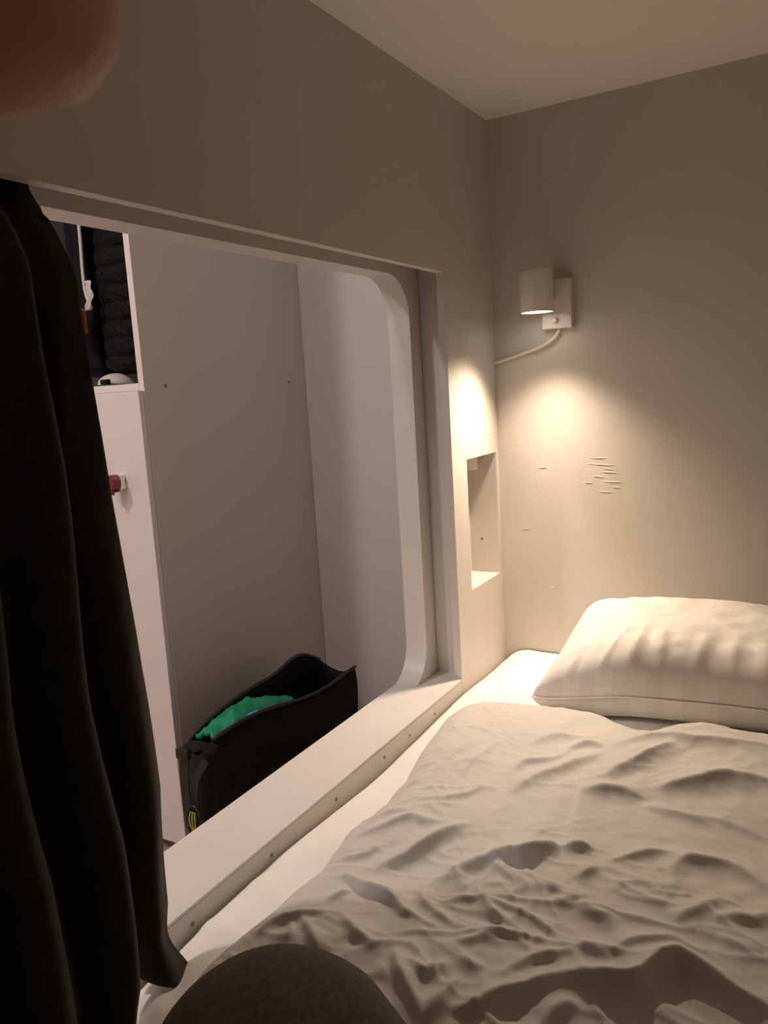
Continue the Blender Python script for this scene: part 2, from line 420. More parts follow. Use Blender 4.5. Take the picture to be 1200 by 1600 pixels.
def sheetgrid(fn, nf, nh):
    g = [[bm.verts.new(fn(i/nf, j/nh)) for i in range(nf+1)] for j in range(nh+1)]
    for j in range(nh):
        for i in range(nf): bm.faces.new((g[j][i], g[j][i+1], g[j+1][i+1], g[j+1][i]))
sheetgrid(bag_front, NF, NH); sheetgrid(bag_back, NF, NH)
def endface(f):
    def fn(a, h):
        p = bag_front(f, h).lerp(bag_back(f, h), a); p.y += (-.02 if f == 0 else .015)*math.sin(math.pi*a)*(1 if f == 0 else 1)
        p.z -= .03*math.sin(math.pi*a)*h; return p
    return fn
sheetgrid(endface(0), 10, NH); sheetgrid(endface(1), 10, NH)
sheetgrid(lambda a, b: bag_front(a, 0).lerp(bag_back(a, 0), b), NF, 6)
bmesh.ops.remove_doubles(bm, verts=bm.verts, dist=.0005); bmesh.ops.recalc_face_normals(bm, faces=bm.faces)
body = child('bag_body', bm, M_bag, bg, True); md = body.modifiers.new('s', 'SOLIDIFY'); md.thickness = .004
# rim hem
bm = bmesh.new(); tube(bm, [bag_front(f, 1)+Vector((.001, 0, .001)) for f in np.linspace(0, 1, 30)], .005, 8); child('rim_binding', bm, M_strap, bg, True)
bm = bmesh.new(); tube(bm, [bag_back(f, 1) for f in np.linspace(0, 1, 30)], .006, 8); child('rim_binding', bm, M_strap, bg, True)
# green contents
nf, nh = 50, 20; V = np.zeros((nh, nf, 3))
for j in range(nh):
    for i in range(nf):
        f = .04+.56*i/(nf-1); h = j/(nh-1); a = bag_front(f, .97); b = bag_back(f, .90); p = a.lerp(b, .03+.9*h)
        p.z = a.z-.030+.030*math.sin(math.pi*min(1, h*1.1))+.030*math.sin(math.pi*(i/(nf-1)))+.010*noise.noise(Vector((f*14, h*3, 0)))+.006*noise.noise(Vector((f*40, h*8, 2)))
        if h < .12: p.z -= .01
        V[j, i] = p
gc = link('green_clothes', grid(V, nf, nh), M_green, None, True); md = gc.modifiers.new('s', 'SOLIDIFY'); md.thickness = .012; md.offset = -1
tag(gc, 'crumpled green cloth lying inside the open black bag', 'cloth')
bm = bmesh.new(); bmesh.ops.create_icosphere(bm, subdivisions=3, radius=1)
for v in bm.verts:
    c = v.co; k = 1+.25*noise.noise(c*2.2); v.co = Vector((-.532+c.x*.012*k, -.375+c.y*.034*k, -.792+c.z*.012*k))
tag(obj('blue_cloth', bm, M_blue, None, True), 'small light blue bundle on top of the green cloth in the bag', 'cloth')
# far end flap corner, near end straps, buckle and carabiner
def ribbon(pts, w, t_=.003, nrm=(0, -1, 0)):
    bm = bmesh.new(); P = crom(pts, 8); prev = None
    for i, p in enumerate(P):
        p = Vector(p); tn = Vector(P[min(i+1, len(P)-1)]-P[max(i-1, 0)]).normalized(); s = tn.cross(Vector(nrm)).normalized()*w/2; d = Vector(nrm)*t_/2
        r = [bm.verts.new(p+s+d), bm.verts.new(p-s+d), bm.verts.new(p-s-d), bm.verts.new(p+s-d)]
        if prev:
            for k in range(4): bm.faces.new((prev[k], prev[(k+1) % 4], r[(k+1) % 4], r[k]))
        else: bm.faces.new(r[::-1])
        prev = r
    bm.faces.new(prev); return bm
child('strap', ribbon([(-.505, -.540, -.80), (-.535, -0.567, -.785), (-.565, -0.573, -.80), (-.575, -0.577, -.86), (-.570, -0.583, -.93), (-0.555, -0.595, -.975)], .026), M_strap, bg)
child('strap', ribbon([(-.52, -0.560, -.82), (-.545, -0.573, -.87), (-.548, -0.577, -.93), (-.535, -0.580, -.99)], .020), M_strap, bg)
child('buckle', BX(-.585, -.548, -0.589, -0.575, -.815, -.790, bev=.003), M_blackp, bg)
bm = bmesh.new(); tube(bm, [(-.545+.021*math.cos(a), -0.589, -.965+.042*math.sin(a)) for a in np.linspace(0, 2*math.pi, 30)], .0045, 8)
child('carabiner', bm, M_blackp, bg, True)
bm = bmesh.new()
for k in range(3): tube(bm, crom([(-.548+.006*k, -0.595, -.935), (-.552+.009*k, -0.598, -.955), (-.545+.004*k, -0.597, -.985)], 6), .0018, 6)
child('cord', bm, M_yellow, bg, True)
bm = bmesh.new(); box(bm, -.565, -.525, -0.595, -0.580, -1.045, -1.0, bev=.004); child('side_clip', bm, M_blackp, bg)

# ------------------------------------------------------------------ wall lamp
lp = empty('wall_lamp', (.160, 0, .165)); tag(lp, 'white cylinder reading lamp switched on, on a rectangular plate on the head wall', 'lamp')
child('wall_plate', BX(.126, .195, -.020, -.0003, .112, .220, bev=.0018, seg=3), M_lampw, lp)
R_ = .0365; zb, ztp = .146, .236
bm = bmesh.new(); lathe(bm, [(.0005, ztp-zb), (R_-.003, ztp-zb), (R_, ztp-zb-.003), (R_, .001), (R_-.0006, 0), (R_-.0022, 0), (R_-.0026, .001), (R_-.0026, .020), (.0005, .020)], (LAMP.x, LAMP.y, zb), 64)
bmesh.ops.recalc_face_normals(bm, faces=bm.faces)
sh_ = child('lamp_shade', bm, M_lampw, lp, True)
md = sh_.modifiers.new('e', 'EDGE_SPLIT'); md.split_angle = math.radians(35)
bm = bmesh.new(); lathe(bm, [(.0003, .003), (R_-.0030, .003), (R_-.0030, .0045), (.0003, .0045)], (LAMP.x, LAMP.y, zb), 48); gl = child('diffuser', bm, M_glow, lp, True)
bm = bmesh.new(); cyl(bm, (LAMP.x+.006, LAMP.y+R_-.004, .178), (LAMP.x+.012, -.018, .178), .008, n=20); child('arm', bm, M_lampw, lp, True)
bm = bmesh.new(); cyl(bm, (.158, -.028, .130), (.158, -.019, .130), .0055, n=20); child('switch', bm, M_lampw, lp, True)
bm = bmesh.new(); tube(bm, crom([(.163, -.008, .114), (.161, -.009, .104), (.148, -.009, .090), (.120, -.008, .075), (.080, -.007, .064), (.040, -.006, .054), (.012, -.006, .047), (-.0005, -.006, .044)], 10), .0036, 10)
child('cable', bm, M_cable, lp, True)
# the diffuser sits just below the light so it must pass light: the lamp's light hangs under it
bpy.data.objects['reading_light'].location = (LAMP.x, LAMP.y, zb+.0020)

# socket in the niche
bm = bmesh.new(); lathe(bm, [(.0005, -.038), (.0285, -.038), (.031, -.0355), (.031, 0), (.0005, 0)], (-.066, -.052, NZ1-.0002), 48); bmesh.ops.recalc_face_normals(bm, faces=bm.faces)
so = obj('socket', bm, M_trim, None, True); tag(so, 'round white socket housing under the top of the small wall niche', 'socket')
md = so.modifiers.new('e', 'EDGE_SPLIT'); md.split_angle = math.radians(35)
bm = bmesh.new(); cyl(bm, (-.045, NY1-.0012, -.385), (-.045, NY1+.001, -.385), .0035, n=12); tag(obj('niche_screw', bm, M_steel), 'small screw in the side of the wall niche', 'screw')

# ------------------------------------------------------------------ mattress, sheet
MZ = -.674
def sheet_z(x, y):
    e = np.clip(x/.075, 0, 1); drop = .030*(1-np.sqrt(np.clip(1-(1-e)**2, 0, 1)))
    w = .0035*fbm(x*9+3, y*5, 11)+.0022*np.sin(y*21+2*np.sin(x*7))*np.exp(-((x-.05)/.08)**2)
    return MZ-drop*(1+.35*np.sin(y*9+1))+w+.004*sstep(-.2, 0, y)
bm = BX(.012, .985, -2.33, -.008, -.858, -.70, bev=.02, seg=3)
mat_o = obj('mattress', bm, M_sheet); tag(mat_o, 'mattress under a white fitted sheet filling the sleeping pod', 'mattress')
nx, ny = 150, 260
X, Y = np.meshgrid(np.linspace(0, 1, nx)**1.3*.988+.004, np.linspace(-.004, -2.345, ny))
Z = sheet_z(X-.004, Y)
# soft creases near the foot end of the visible strip
for (x0, y0, x1, y1, a, w) in ((.02, -1.02, .10, -1.06, .004, .010), (.015, -1.12, .10, -1.14, .004, .012), (.01, -1.20, .08, -1.27, .006, .012), (.02, -1.27, .07, -1.33, .006, .012)):
    d = np.array([x1-x0, y1-y0]); Ln = np.hypot(*d); d /= Ln
    s = np.clip((X-x0)*d[0]+(Y-y0)*d[1], 0, Ln); dist = np.hypot(X-x0-s*d[0], Y-y0-s*d[1])
    Z += a*np.exp(-(dist/w)**2)
V = np.stack([X, Y, Z], -1)
skirt = V[:, :1].copy(); skirt[..., 2] = -.80; skirt[..., 0] = .003
V = np.concatenate([skirt, V], 1)
fs = link('fitted_sheet', grid(V, nx+1, ny), M_sheet, mat_o, True)

# ------------------------------------------------------------------ duvet
EX = np.array([(-.2, .06), (-.404, .060), (-.45, .060), (-.503, .063), (-.60, .078), (-.678, .085), (-.74, .101), (-.80, .104), (-.86, .108), (-.91, .101), (-.962, .103), (-1.0, .113), (-1.056, .104), (-1.12, .106),
               (-1.19, .099), (-1.25, .108), (-1.31, .112), (-1.5, .155), (-1.8, .16), (-2.1, .15)])
def xe(y): return np.interp(-y, -EX[:, 0], EX[:, 1])+.006*vnoise(y*22, y*0+.3, 9)*sstep(-.5, -.65, y)
TY = np.array([(0, -.43), (.06, -.405), (.10, -.372), (.148, -.349), (.20, -.330), (.273, -.322), (.35, -.345), (.43, -.385), (.455, -.390), (.49, -.350), (.55, -.305), (.621, -.292), (.80, -.30), (1., -.33)])
def yt(x): return np.interp(x, TY[:, 0], TY[:, 1])-.032
YD = -1.76
nx, ny = 330, 520
A, T = np.meshgrid(np.linspace(0, 1, nx)**1.15, np.linspace(0, 1, ny)**1.05)
X0 = A*.985; Y = yt(X0)+(YD-yt(X0))*T
X = xe(Y)+(.985-xe(Y))*A; Y = yt(X)+(YD-yt(X))*T
DL = X-xe(Y); DT = np.minimum(yt(X)-Y, Y-YD)
def prof(d, r): return np.sqrt(np.clip(1-(1-np.clip(d/r, 0, 1))**2, 0, 1))
Z = .042*prof(DL, .06)*prof(DT, .09)
puff = .014*fbm(X*4+1, Y*4, 21, 2)+.008
env = sstep(0, .10, DL)*sstep(0, .06, DT)
Z = Z+puff*env
HZ = MZ+.055
def px_ray(px, py, z):     # world point on the duvet surface level for a fold seen in that direction
    d = CR @ Vector((px-600, -(py-800), -1225)); k = (z-CP.z)/d.z
    return (CP.x+d.x*k, CP.y+d.y*k)
FOLDS = [  # polyline, height, width
 ([(587,1340),(633,1327),(683,1303),(733,1283)], 1.5, 1.1), ([(560,1287),(600,1280),(640,1270),(677,1280),(703,1283)], .8, .7), ([(667,1250),(703,1283)], .6, .6),
 ([(653,1243),(693,1243),(733,1230),(760,1215)], .7, .8), ([(533,1347),(560,1367),(607,1387),(633,1420),(683,1443)], 1.3, .8), ([(510,1393),(547,1373)], .7, .5),
 ([(653,1373),(667,1407),(710,1437)], 1.0, .7), ([(467,1423),(487,1457),(497,1480)], .9, .7), ([(533,1423),(557,1453),(587,1473)], .9, .7),
 ([(400,1440),(433,1423),(483,1420),(533,1423)], .8, .7), ([(677,1363),(733,1347),(783,1335),(800,1337)], 1.1, .9), ([(775,1332),(812,1337),(850,1327),(872,1320)], 1.6, 1.0),
 ([(770,1342),(790,1360),(807,1377)], .7, .6), ([(755,1372),(800,1377)], .5, .6), ([(755,1400),(775,1430),(810,1455)], .9, .7),
 ([(710,1472),(740,1472),(775,1460),(807,1465),(832,1462)], .9, .6), ([(825,1450),(850,1470),(860,1490)], .6, .7), ([(717,1495),(740,1512),(760,1512)], .7, .8),
 ([(640,1500),(665,1525),(695,1505)], 1.0, .6), ([(615,1480),(625,1520),(642,1555),(660,1595)], 1.1, .8), ([(665,1595),(682,1572),(717,1532)], 1.0, .7),
 ([(775,1532),(812,1515),(840,1500),(900,1490)], 1.0, .8), ([(710,1577),(740,1580),(775,1565),(812,1552),(850,1537),(900,1525)], 1.5, 1.0), ([(845,1600),(870,1572),(900,1562)], .9, .8),
 ([(900,1525),(930,1535),(975,1542),(1000,1540),(1030,1520),(1055,1512),(1080,1522),(1112,1537),(1150,1557),(1200,1572)], 1.8, 1.1),
 ([(900,1472),(930,1495),(955,1505)], .9, .8), ([(955,1492),(1000,1481),(1050,1485),(1080,1495),(1115,1497)], 1.0, .8), ([(1115,1440),(1150,1432),(1182,1430),(1200,1412)], .9, .8),
 ([(1120,1460),(1150,1475),(1182,1492)], .6, .7), ([(1050,1447),(1075,1435),(1112,1412),(1137,1405)], .8, 1.0), ([(955,1345),(1000,1335),(1050,1330)], .9, 1.0),
 ([(1050,1355),(1075,1340),(1125,1337),(1162,1350),(1200,1372)], 1.0, 1.1), ([(900,1422),(930,1435),(960,1442)], .8, .9), ([(900,1375),(937,1357)], .7, .9),
 ([(820,1150),(867,1140),(910,1143),(933,1143)], .7, 1.0), ([(880,1163),(915,1152),(945,1160)], .9, .7), ([(960,1158),(1033,1152),(1083,1158),(1133,1158),(1200,1157)], 1.0, 1.4),
 ([(933,1210),(987,1193),(1027,1177),(1053,1163)], 1.2, 1.3), ([(800,1197),(820,1183),(860,1180),(890,1163)], .9, 1.0), ([(800,1230),(833,1213),(887,1190),(940,1170)], 1.0, 1.1),
 ([(1033,1227),(1087,1220),(1133,1213),(1200,1213)], 1.4, 1.5), ([(913,1230),(960,1230),(1000,1237)], 1.1, 1.0), ([(883,1320),(927,1325)], 1.0, .9),
 ([(740,1150),(700,1180),(680,1205)], .5, 1.0), ([(790,1140),(750,1170),(720,1200)], .5, .9), ([(700,1190),(740,1180),(770,1185)], .4, .7), ([(1000,1250),(1060,1262),(1130,1270),(1200,1290)], .5, 1.2),
 ([(520,1320),(560,1322),(600,1305)], .6, .6), ([(570,1270),(610,1258),(650,1262)], .5, .6), ([(430,1470),(445,1500),(440,1530)], .8, .8), ([(370,1500),(400,1520),(410,1545)], .6, .8),
 ([(1055,1350),(1048,1370),(1056,1400)], .5, 1.0), ([(870,1400),(880,1410),(930,1400)], .5, 1.0),
]
wx = .0015*fbm(X*30, Y*30, 71, 2); wy = .0015*fbm(X*30+9, Y*30, 75, 2)
Fz = np.zeros_like(Z)
def smax(a_, b_, k=.0022): return .5*(a_+b_+np.sqrt((a_-b_)**2+k*k))-.5*k
for pts, a, w in FOLDS:
    P = np.array(crom([px_ray(x, y, HZ+.008) for x, y in pts], 7)); best = np.full(X.shape, 9.); side = np.zeros_like(X); env2 = np.zeros_like(X)
    lo, hi = P.min(0)-.09, P.max(0)+.09
    msk = (X > lo[0]) & (X < hi[0]) & (Y > lo[1]) & (Y < hi[1])
    xs, ys = X[msk]+wx[msk], Y[msk]+wy[msk]; b = np.full(xs.shape, 9.); q_ = np.zeros_like(xs); tt = np.zeros_like(xs); Ltot = len(P)-1
    for i in range(len(P)-1):
        p, q = P[i], P[i+1]; d = q-p; L2 = d@d+1e-12; s = np.clip(((xs-p[0])*d[0]+(ys-p[1])*d[1])/L2, 0, 1)
        ds = np.hypot(xs-p[0]-s*d[0], ys-p[1]-s*d[1]); up = ds < b
        nrm = np.array([-d[1], d[0]]); nrm = nrm*(1 if nrm[1] > 0 else -1)
        sg = ((xs-p[0])*nrm[0]+(ys-p[1])*nrm[1])/np.sqrt(L2)
        b = np.where(up, ds, b); q_ = np.where(up, sg, q_); tt = np.where(up, (i+s)/Ltot, tt)
    taper = .35+.65*np.clip(np.sin(np.pi*np.clip(tt, 0, 1)), 0, 1)**.7
    wsd = sstep(-.007, .007, q_); wid = w*(.0120+.0130*wsd)
    h = np.exp(-(np.sqrt(b*b+.0012**2)-.0012)/wid)*np.exp(-(b/(wid*2.6))**2)
    hh = .0175*a*taper*h; Fz[msk] = .6*smax(Fz[msk], hh)+.4*(Fz[msk]+hh)
# sharp pressed crease
(ax, ay), (bx, by) = px_ray(908, 1226, HZ), px_ray(877, 1320, HZ)
d = np.array([bx-ax, by-ay]); Lc = np.hypot(*d); d /= Lc; nn = np.array([-d[1], d[0]]); s = (X-ax)*d[0]+(Y-ay)*d[1]; q = (X-ax)*nn[0]+(Y-ay)*nn[1]
q = q*(1 if nn[0] > 0 else -1)
Fz += .007*sstep(-.02, .02, s)*sstep(Lc+.02, Lc-.02, s)*np.where(q < 0, -np.exp(q/.03), np.exp(-q/.012)*0+0)*np.exp(-np.abs(q)/.05)
rn = 1-np.abs(fbm(X*11+.8*fbm(X*5, Y*5, 5), Y*15, 31, 2)); rn = rn**4
def creases(ang, fa, fb, seed, pw):
    c_, s_ = math.cos(ang), math.sin(ang); p = X*c_+Y*s_; q2 = -X*s_+Y*c_
    q2 = q2+.035*fbm(p*4, q2*4, seed+7, 2)
    r_ = 1-np.abs(fbm(p*fa, q2*fb, seed, 2)); m_ = sstep(-.1, .55, fbm(X*5+seed, Y*5, seed+3, 2))
    return np.clip(r_, 0, 1)**pw*m_
CZ = .0075*creases(.35, 3.2, 17, 101, 9)+.0070*creases(-.45, 3.5, 15, 131, 9)+.0045*creases(.05, 6, 30, 161, 8)+.004*creases(1.2, 4, 20, 191, 9)
CZ = CZ+(.0034*creases(.55, 5, 34, 211, 7)+.0034*creases(-.65, 5, 30, 241, 7)+.0028*creases(.1, 7, 40, 271, 7))*sstep(.75, .45, X)
CZ = CZ*1.0*(.55+.45*sstep(-.6, -.95, Y))
def blur(a_, it):
    for _ in range(it):
        b_ = a_.copy(); b_[1:-1] = .25*a_[:-2]+.5*a_[1:-1]+.25*a_[2:]; a_ = b_.copy(); a_[:, 1:-1] = .25*b_[:, :-2]+.5*b_[:, 1:-1]+.25*b_[:, 2:]
    return a_
FC = blur(smax(Fz, CZ, .003)*.6+(Fz+CZ)*.4, 1)
Z += FC*sstep(-.005, .05, DL)*sstep(-.005, .04, DT)+.0008*rn*env+.0010*fbm(X*45, Y*45, 41, 2)*env
under = sheet_z(X-.004, Y)
V = np.stack([X, Y, under+.002+np.maximum(Z, -.001)], -1)
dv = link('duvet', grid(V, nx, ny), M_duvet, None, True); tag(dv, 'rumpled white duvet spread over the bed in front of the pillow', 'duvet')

# ------------------------------------------------------------------ pillow
pc = Vector((.542, -.160, 0)); hw_, hd = .348, .150
n_ = 140; U, Vv = np.meshgrid(np.linspace(-1, 1, n_), np.linspace(-1, 1, n_))
def pil(sign):
    ex = 1-.055*(1-np.abs(Vv)**5); ey = 1-.10*(1-np.abs(U)**6)*.0
    x = U*hw_*ex; y = Vv*hd
    front = sstep(.2, -1, Vv)
    x = x + .02*front*sstep(.3, 1, U)
    y = y-.045*sstep(.2, -1, U)*sstep(.1, -1, Vv)+.0*U
    base = (np.clip(1-np.abs(U)**4.5, 0, 1)*np.clip(1-np.abs(Vv)**3.0, 0, 1))
    wr = .006*fbm(U*3.2+2, Vv*2.5, 51, 3)
    if sign > 0:
        h = .117*base**.40
        lf = sstep(.0, -.9, Vv)                       # gathers rising from the front seam
        pl = np.zeros_like(U)
        for (u0, k, a, w) in ((-.80, .10, .011, .045), (-.62, .12, .010, .04), (-.46, .03, .012, .05), (-.30, -.06, .008, .045), (-.12, .10, .010, .06), (.06, .02, .008, .05), (.25, -.10, .009, .05), (.42, .05, .010, .05), (.60, .1, .01, .05), (.8, 0, .01, .05)):
            pl += a*np.exp(-((U-u0-k*(Vv+1))/(w*.7))**2)*sstep(-.35, -.85, Vv)*(1-.5*sstep(-.9, -1, Vv))
        h = h+(wr*1.1+pl*.8)*base**.25
    else:
        h = -(.066*base**.30)+wr*.3*base
    z0 = -.614+.050*(Vv+1)/2*0+.030*sstep(-.6, 1, Vv)-.020*sstep(-.4, -1, U)*sstep(0, -1, Vv)
    return np.stack([x+pc.x, y+pc.y, z0+h], -1)
top, bot = pil(1), pil(-1)
bot[..., 2] = np.maximum(bot[..., 2], MZ-.001)
me = bpy.data.meshes.new('pillow')
idx = np.arange(n_*n_).reshape(n_, n_); idx2 = idx+n_*n_; bmask = np.zeros((n_, n_), bool); bmask[0] = bmask[-1] = True; bmask[:, 0] = bmask[:, -1] = True
idx2 = np.where(bmask, idx, idx2)
F1 = np.stack([idx[:-1, :-1].ravel(), idx[:-1, 1:].ravel(), idx[1:, 1:].ravel(), idx[1:, :-1].ravel()], 1)
F2 = np.stack([idx2[:-1, :-1].ravel(), idx2[1:, :-1].ravel(), idx2[1:, 1:].ravel(), idx2[:-1, 1:].ravel()], 1)
me.from_pydata(np.concatenate([top.reshape(-1, 3), bot.reshape(-1, 3)]).tolist(), [], np.concatenate([F1, F2]).tolist()); me.update()
uvl = me.uv_layers.new(name='UVMap'); uu = np.concatenate([((U+1)/2).ravel()]*2); vv = np.concatenate([((Vv+1)/2).ravel()]*2)
li = np.zeros(len(me.loops), int); me.loops.foreach_get('vertex_index', li)
uvl.data.foreach_set('uv', np.stack([uu[li], vv[li]], 1).ravel())
plw = link('pillow', me, M_satin, None, True); tag(plw, 'plump white pillow in a striped satin case against the head wall', 'pillow')
bm = bmesh.new(); bdr = [top[0, i] for i in range(0, n_, 3)]
tube(bm, [Vector(p)+Vector((0, -.0015, 0)) for p in bdr], .0022, 6); obj('seam', bm, M_sheet, plw, True)

# ------------------------------------------------------------------ curtain
nz_, nu_ = 150, 420
uu_, tt_ = np.meshgrid(np.linspace(0, 1, nu_), np.linspace(0, 1, nz_))
zt_c = .300
yedge = np.interp(-1*np.linspace(0, 1, nz_), [-1, 0], [0, 1])
V = np.zeros((nz_, nu_, 3))
def edge_y(z): return np.interp(z, [-.70, -.60, -.45, -.30, -.10, .05, .13, .18, .22, .30], [-1.235, -1.208, -1.202, -1.214, -1.222, -1.224, -1.210, -1.210, -1.215, -1.212])
def edge_x(z): return np.interp(z, [-.70, -.62, -.3, .05, .15, .20, .235, .30], [.045, .034, .030, .026, .006, -.018, -.042, -.046])
zb_u = -.655+.0*uu_[0]
u1 = uu_[0]
zbot = -.668+.075*np.exp(-((u1-.075)/.030)**2)+.02*np.sin(u1*40)*0-.03*np.exp(-(u1/.02)**2)
for j in range(nz_):
    f = j/(nz_-1); z = zt_c+(zbot-zt_c)*f
    g = sstep(.22, -.15, z)                           # folds open downwards
    width = .70+.12*f
    y = edge_y(z)-width*u1
    ph = u1*2*np.pi*9.0+.9*np.sin(z*3.1)+1.6*np.sin(u1*5+1)
    amp = .010+.022*g
    x = edge_x(z)+amp*(np.sin(ph)+.35*np.sin(2*ph+z*4))*(.35+.65*sstep(0, .05, u1))+.004*np.sin(z*14+u1*20)*g
    y = y+.013*g*np.cos(ph)
    x = x+.052*sstep(.08, .16, u1)*sstep(-.25, -.62, z)
    lim = np.where(z < ZS+.03, .010, -.1); x = np.maximum(x, lim)
    xx = np.where(z > .20, np.clip(x, -.070, -.023), x)
    V[j, :, 0] = xx; V[j, :, 1] = y; V[j, :, 2] = z
# curled tip of the hem corner
tip = np.exp(-(uu_/.03)**2)*sstep(.93, 1, tt_); V[..., 1] += .030*tip; V[..., 0] += .012*tip
ct = link('curtain', grid(V, nu_, nz_), M_curt, None, True); md = ct.modifiers.new('s', 'SOLIDIFY'); md.thickness = .0035
tag(ct, 'dark olive privacy curtain hanging in folds at the left of the opening', 'curtain')
bm = bmesh.new(); box(bm, -.056, -.036, -2.1, -.30, .284, .2865); box(bm, -.056, -.053, -2.1, -.30, .265, .285); box(bm, -.039, -.036, -2.1, -.30, .265, .285)
tag(obj('curtain_rail', bm, M_trim), 'curtain rail hidden in the slot above the opening', 'curtain rail')

# ------------------------------------------------------------------ person holding the phone
def capsules(segs, voxel, smooth_it=6, name='m'):
    """union of tapered capsules, remeshed into one continuous surface. segs: (p0, p1, r0, r1[, sx])"""
    bm = bmesh.new()
    for (p0, p1, r0, r1) in segs:
        p0, p1 = Vector(p0), Vector(p1); d = p1-p0; L_ = d.length
        q = d.to_track_quat('Z', 'Y').to_matrix() if L_ > 1e-6 else Matrix.Identity(3)
        K, n = 7, 20; rings = []
        zs = [(-r0*math.cos(a), r0*math.sin(a)) for a in np.linspace(0.12, math.pi/2, K)]+[(L_+r1*math.sin(a), r1*math.cos(a)) for a in np.linspace(0, math.pi/2-.12, K)]
        for (z, r) in zs: rings.append([bm.verts.new(p0+q @ Vector((r*math.cos(2*math.pi*i/n), r*math.sin(2*math.pi*i/n), z))) for i in range(n)])
        for a, b in zip(rings, rings[1:]):
            for i in range(n): bm.faces.new((a[i], a[(i+1) % n], b[(i+1) % n], b[i]))
        bm.faces.new(rings[0][::-1]); bm.faces.new(rings[-1])
    me = bpy.data.meshes.new(name); bm.to_mesh(me); bm.free()
    o = bpy.data.objects.new('tmp', me); COL.objects.link(o)
    r = o.modifiers.new('r', 'REMESH'); r.mode = 'VOXEL'; r.voxel_size = voxel; r.use_smooth_shade = True
    s = o.modifiers.new('s', 'SMOOTH'); s.factor = .5; s.iterations = smooth_it
    dg = bpy.context.evaluated_depsgraph_get(); m2 = bpy.data.meshes.new_from_object(o.evaluated_get(dg)); m2.name = name
    bpy.data.objects.remove(o)
    return m2
HIP = Vector((.72, -2.10, -.535)); CH = Vector((.72, -2.135, -.30)); NK = Vector((.72, -2.13, -.155)); HD = Vector((.72, -2.105, .010))
K1 = CP+(CR @ Vector((437-600, -(1752-800), -1225))).normalized()*.51
K2 = Vector((.91, -1.60, -.44))
A1, A2 = Vector((.66, -1.56, -.60)), Vector((.80, -1.66, -.60))
S1, S2 = Vector((.555, -2.12, -.205)), Vector((.885, -2.12, -.205))
E1, E2 = Vector((.50, -1.96, -.40)), Vector((.925, -1.93, -.40))
W1, W2 = cw(-.105, -.115, .055), cw(.068, -.185, .055)
P1, P2 = cw(-.088, -.035, .012), cw(.036, -.115, .014)
segs = [(HIP+Vector((-.07, 0, 0)), HIP+Vector((.07, 0, 0)), .10, .10), (HIP, CH, .115, .12), (CH, NK-Vector((0, 0, .03)), .12, .075), (S1+Vector((.05, 0, -.04)), S2-Vector((.05, 0, .04)), .085, .085), (S1, S2, .058, .058), (NK-Vector((0, 0, .04)), HD-Vector((0, 0, .04)), .055, .052),
        # head: cranium, jaw, brow, nose, ears
        (HD+Vector((0, -.018, .035)), HD+Vector((0, .012, .035)), .078, .076), (HD+Vector((0, .02, .0)), HD+Vector((0, .045, -.07)), .060, .032), (HD+Vector((-.030, .062, .012)), HD+Vector((.030, .062, .012)), .018, .018),
        (HD+Vector((0, .082, .005)), HD+Vector((0, .100, -.028)), .008, .013), (HD+Vector((-.018, .072, -.052)), HD+Vector((.018, .072, -.052)), .011, .011), (HD+Vector((-.077, -.005, .015)), HD+Vector((-.074, -.002, -.025)), .014, .009), (HD+Vector((.077, -.005, .015)), HD+Vector((.074, -.002, -.025)), .014, .009),
        # legs
        (HIP+Vector((-.08, .02, 0)), K1, .088, .056), (K1, A1, .054, .036), (HIP+Vector((.08, .02, 0)), K2, .088, .056), (K2, A2, .054, .036),
        (A1, A1+Vector((.13, -.05, -.015)), .036, .026), (A1+Vector((.13, -.05, -.015)), A1+Vector((.19, -.06, -.02)), .028, .018), (A2, A2+Vector((-.10, -.07, -.015)), .036, .028), (A2+Vector((-.10, -.07, -.015)), A2+Vector((-.16, -.10, -.02)), .028, .018),
        # arms
        (S1, E1, .048, .038), (E1, W1, .038, .024), (S2, E2, .048, .038), (E2, W2, .038, .024)]
def hand(wr, knuck, fingers, thumb):
    out = []
    for i, k in enumerate(knuck): out.append((wr.lerp(k, .25), k, .017, .0115))
    for i in range(3): out.append((knuck[i], knuck[i+1], .0115, .0115))
    for pts, r in fingers:
        for a in range(len(pts)-1): out.append((pts[a], pts[a+1], r[a], r[a+1]))
    for a in range(len(thumb)-1): out.append((thumb[a], thumb[a+1], (.015, .0115, .010, .0095)[a], (.0115, .010, .0095, .009)[a]))
    return out
# left hand on the phone's left edge, index fingertip in front of the lens
kn1 = [cw(-.088, .012, -.012), cw(-.090, -.010, -.010), cw(-.091, -.033, -.006), cw(-.091, -.055, -.002)]
fin1 = [([kn1[0], cw(-.083, .040, -.042), cw(-.058, .043, -.0575), cw(-.0284, .0388, -.0590)], (.0105, .0100, .0096, .0094)),
        ([kn1[1], cw(-.088, -.004, -.040), cw(-.070, -.008, -.030), cw(-.056, -.012, -.018)], (.0105, .0095, .009, .0082)),
        ([kn1[2], cw(-.090, -.031, -.036), cw(-.072, -.034, -.030), cw(-.056, -.037, -.018)], (.0100, .0092, .0086, .008)),
        ([kn1[3], cw(-.088, -.056, -.027), cw(-.072, -.058, -.025), cw(-.060, -.060, -.016)], (.0090, .0082, .0078, .0072))]
th1 = [W1.lerp(P1, .45), cw(-.083, -.035, .032), cw(-.062, -.015, .028), cw(-.045, .005, .022)]
kn2 = [cw(.038, -.070, -.010), cw(.040, -.090, -.010), cw(.041, -.110, -.008), cw(.041, -.128, -.004)]
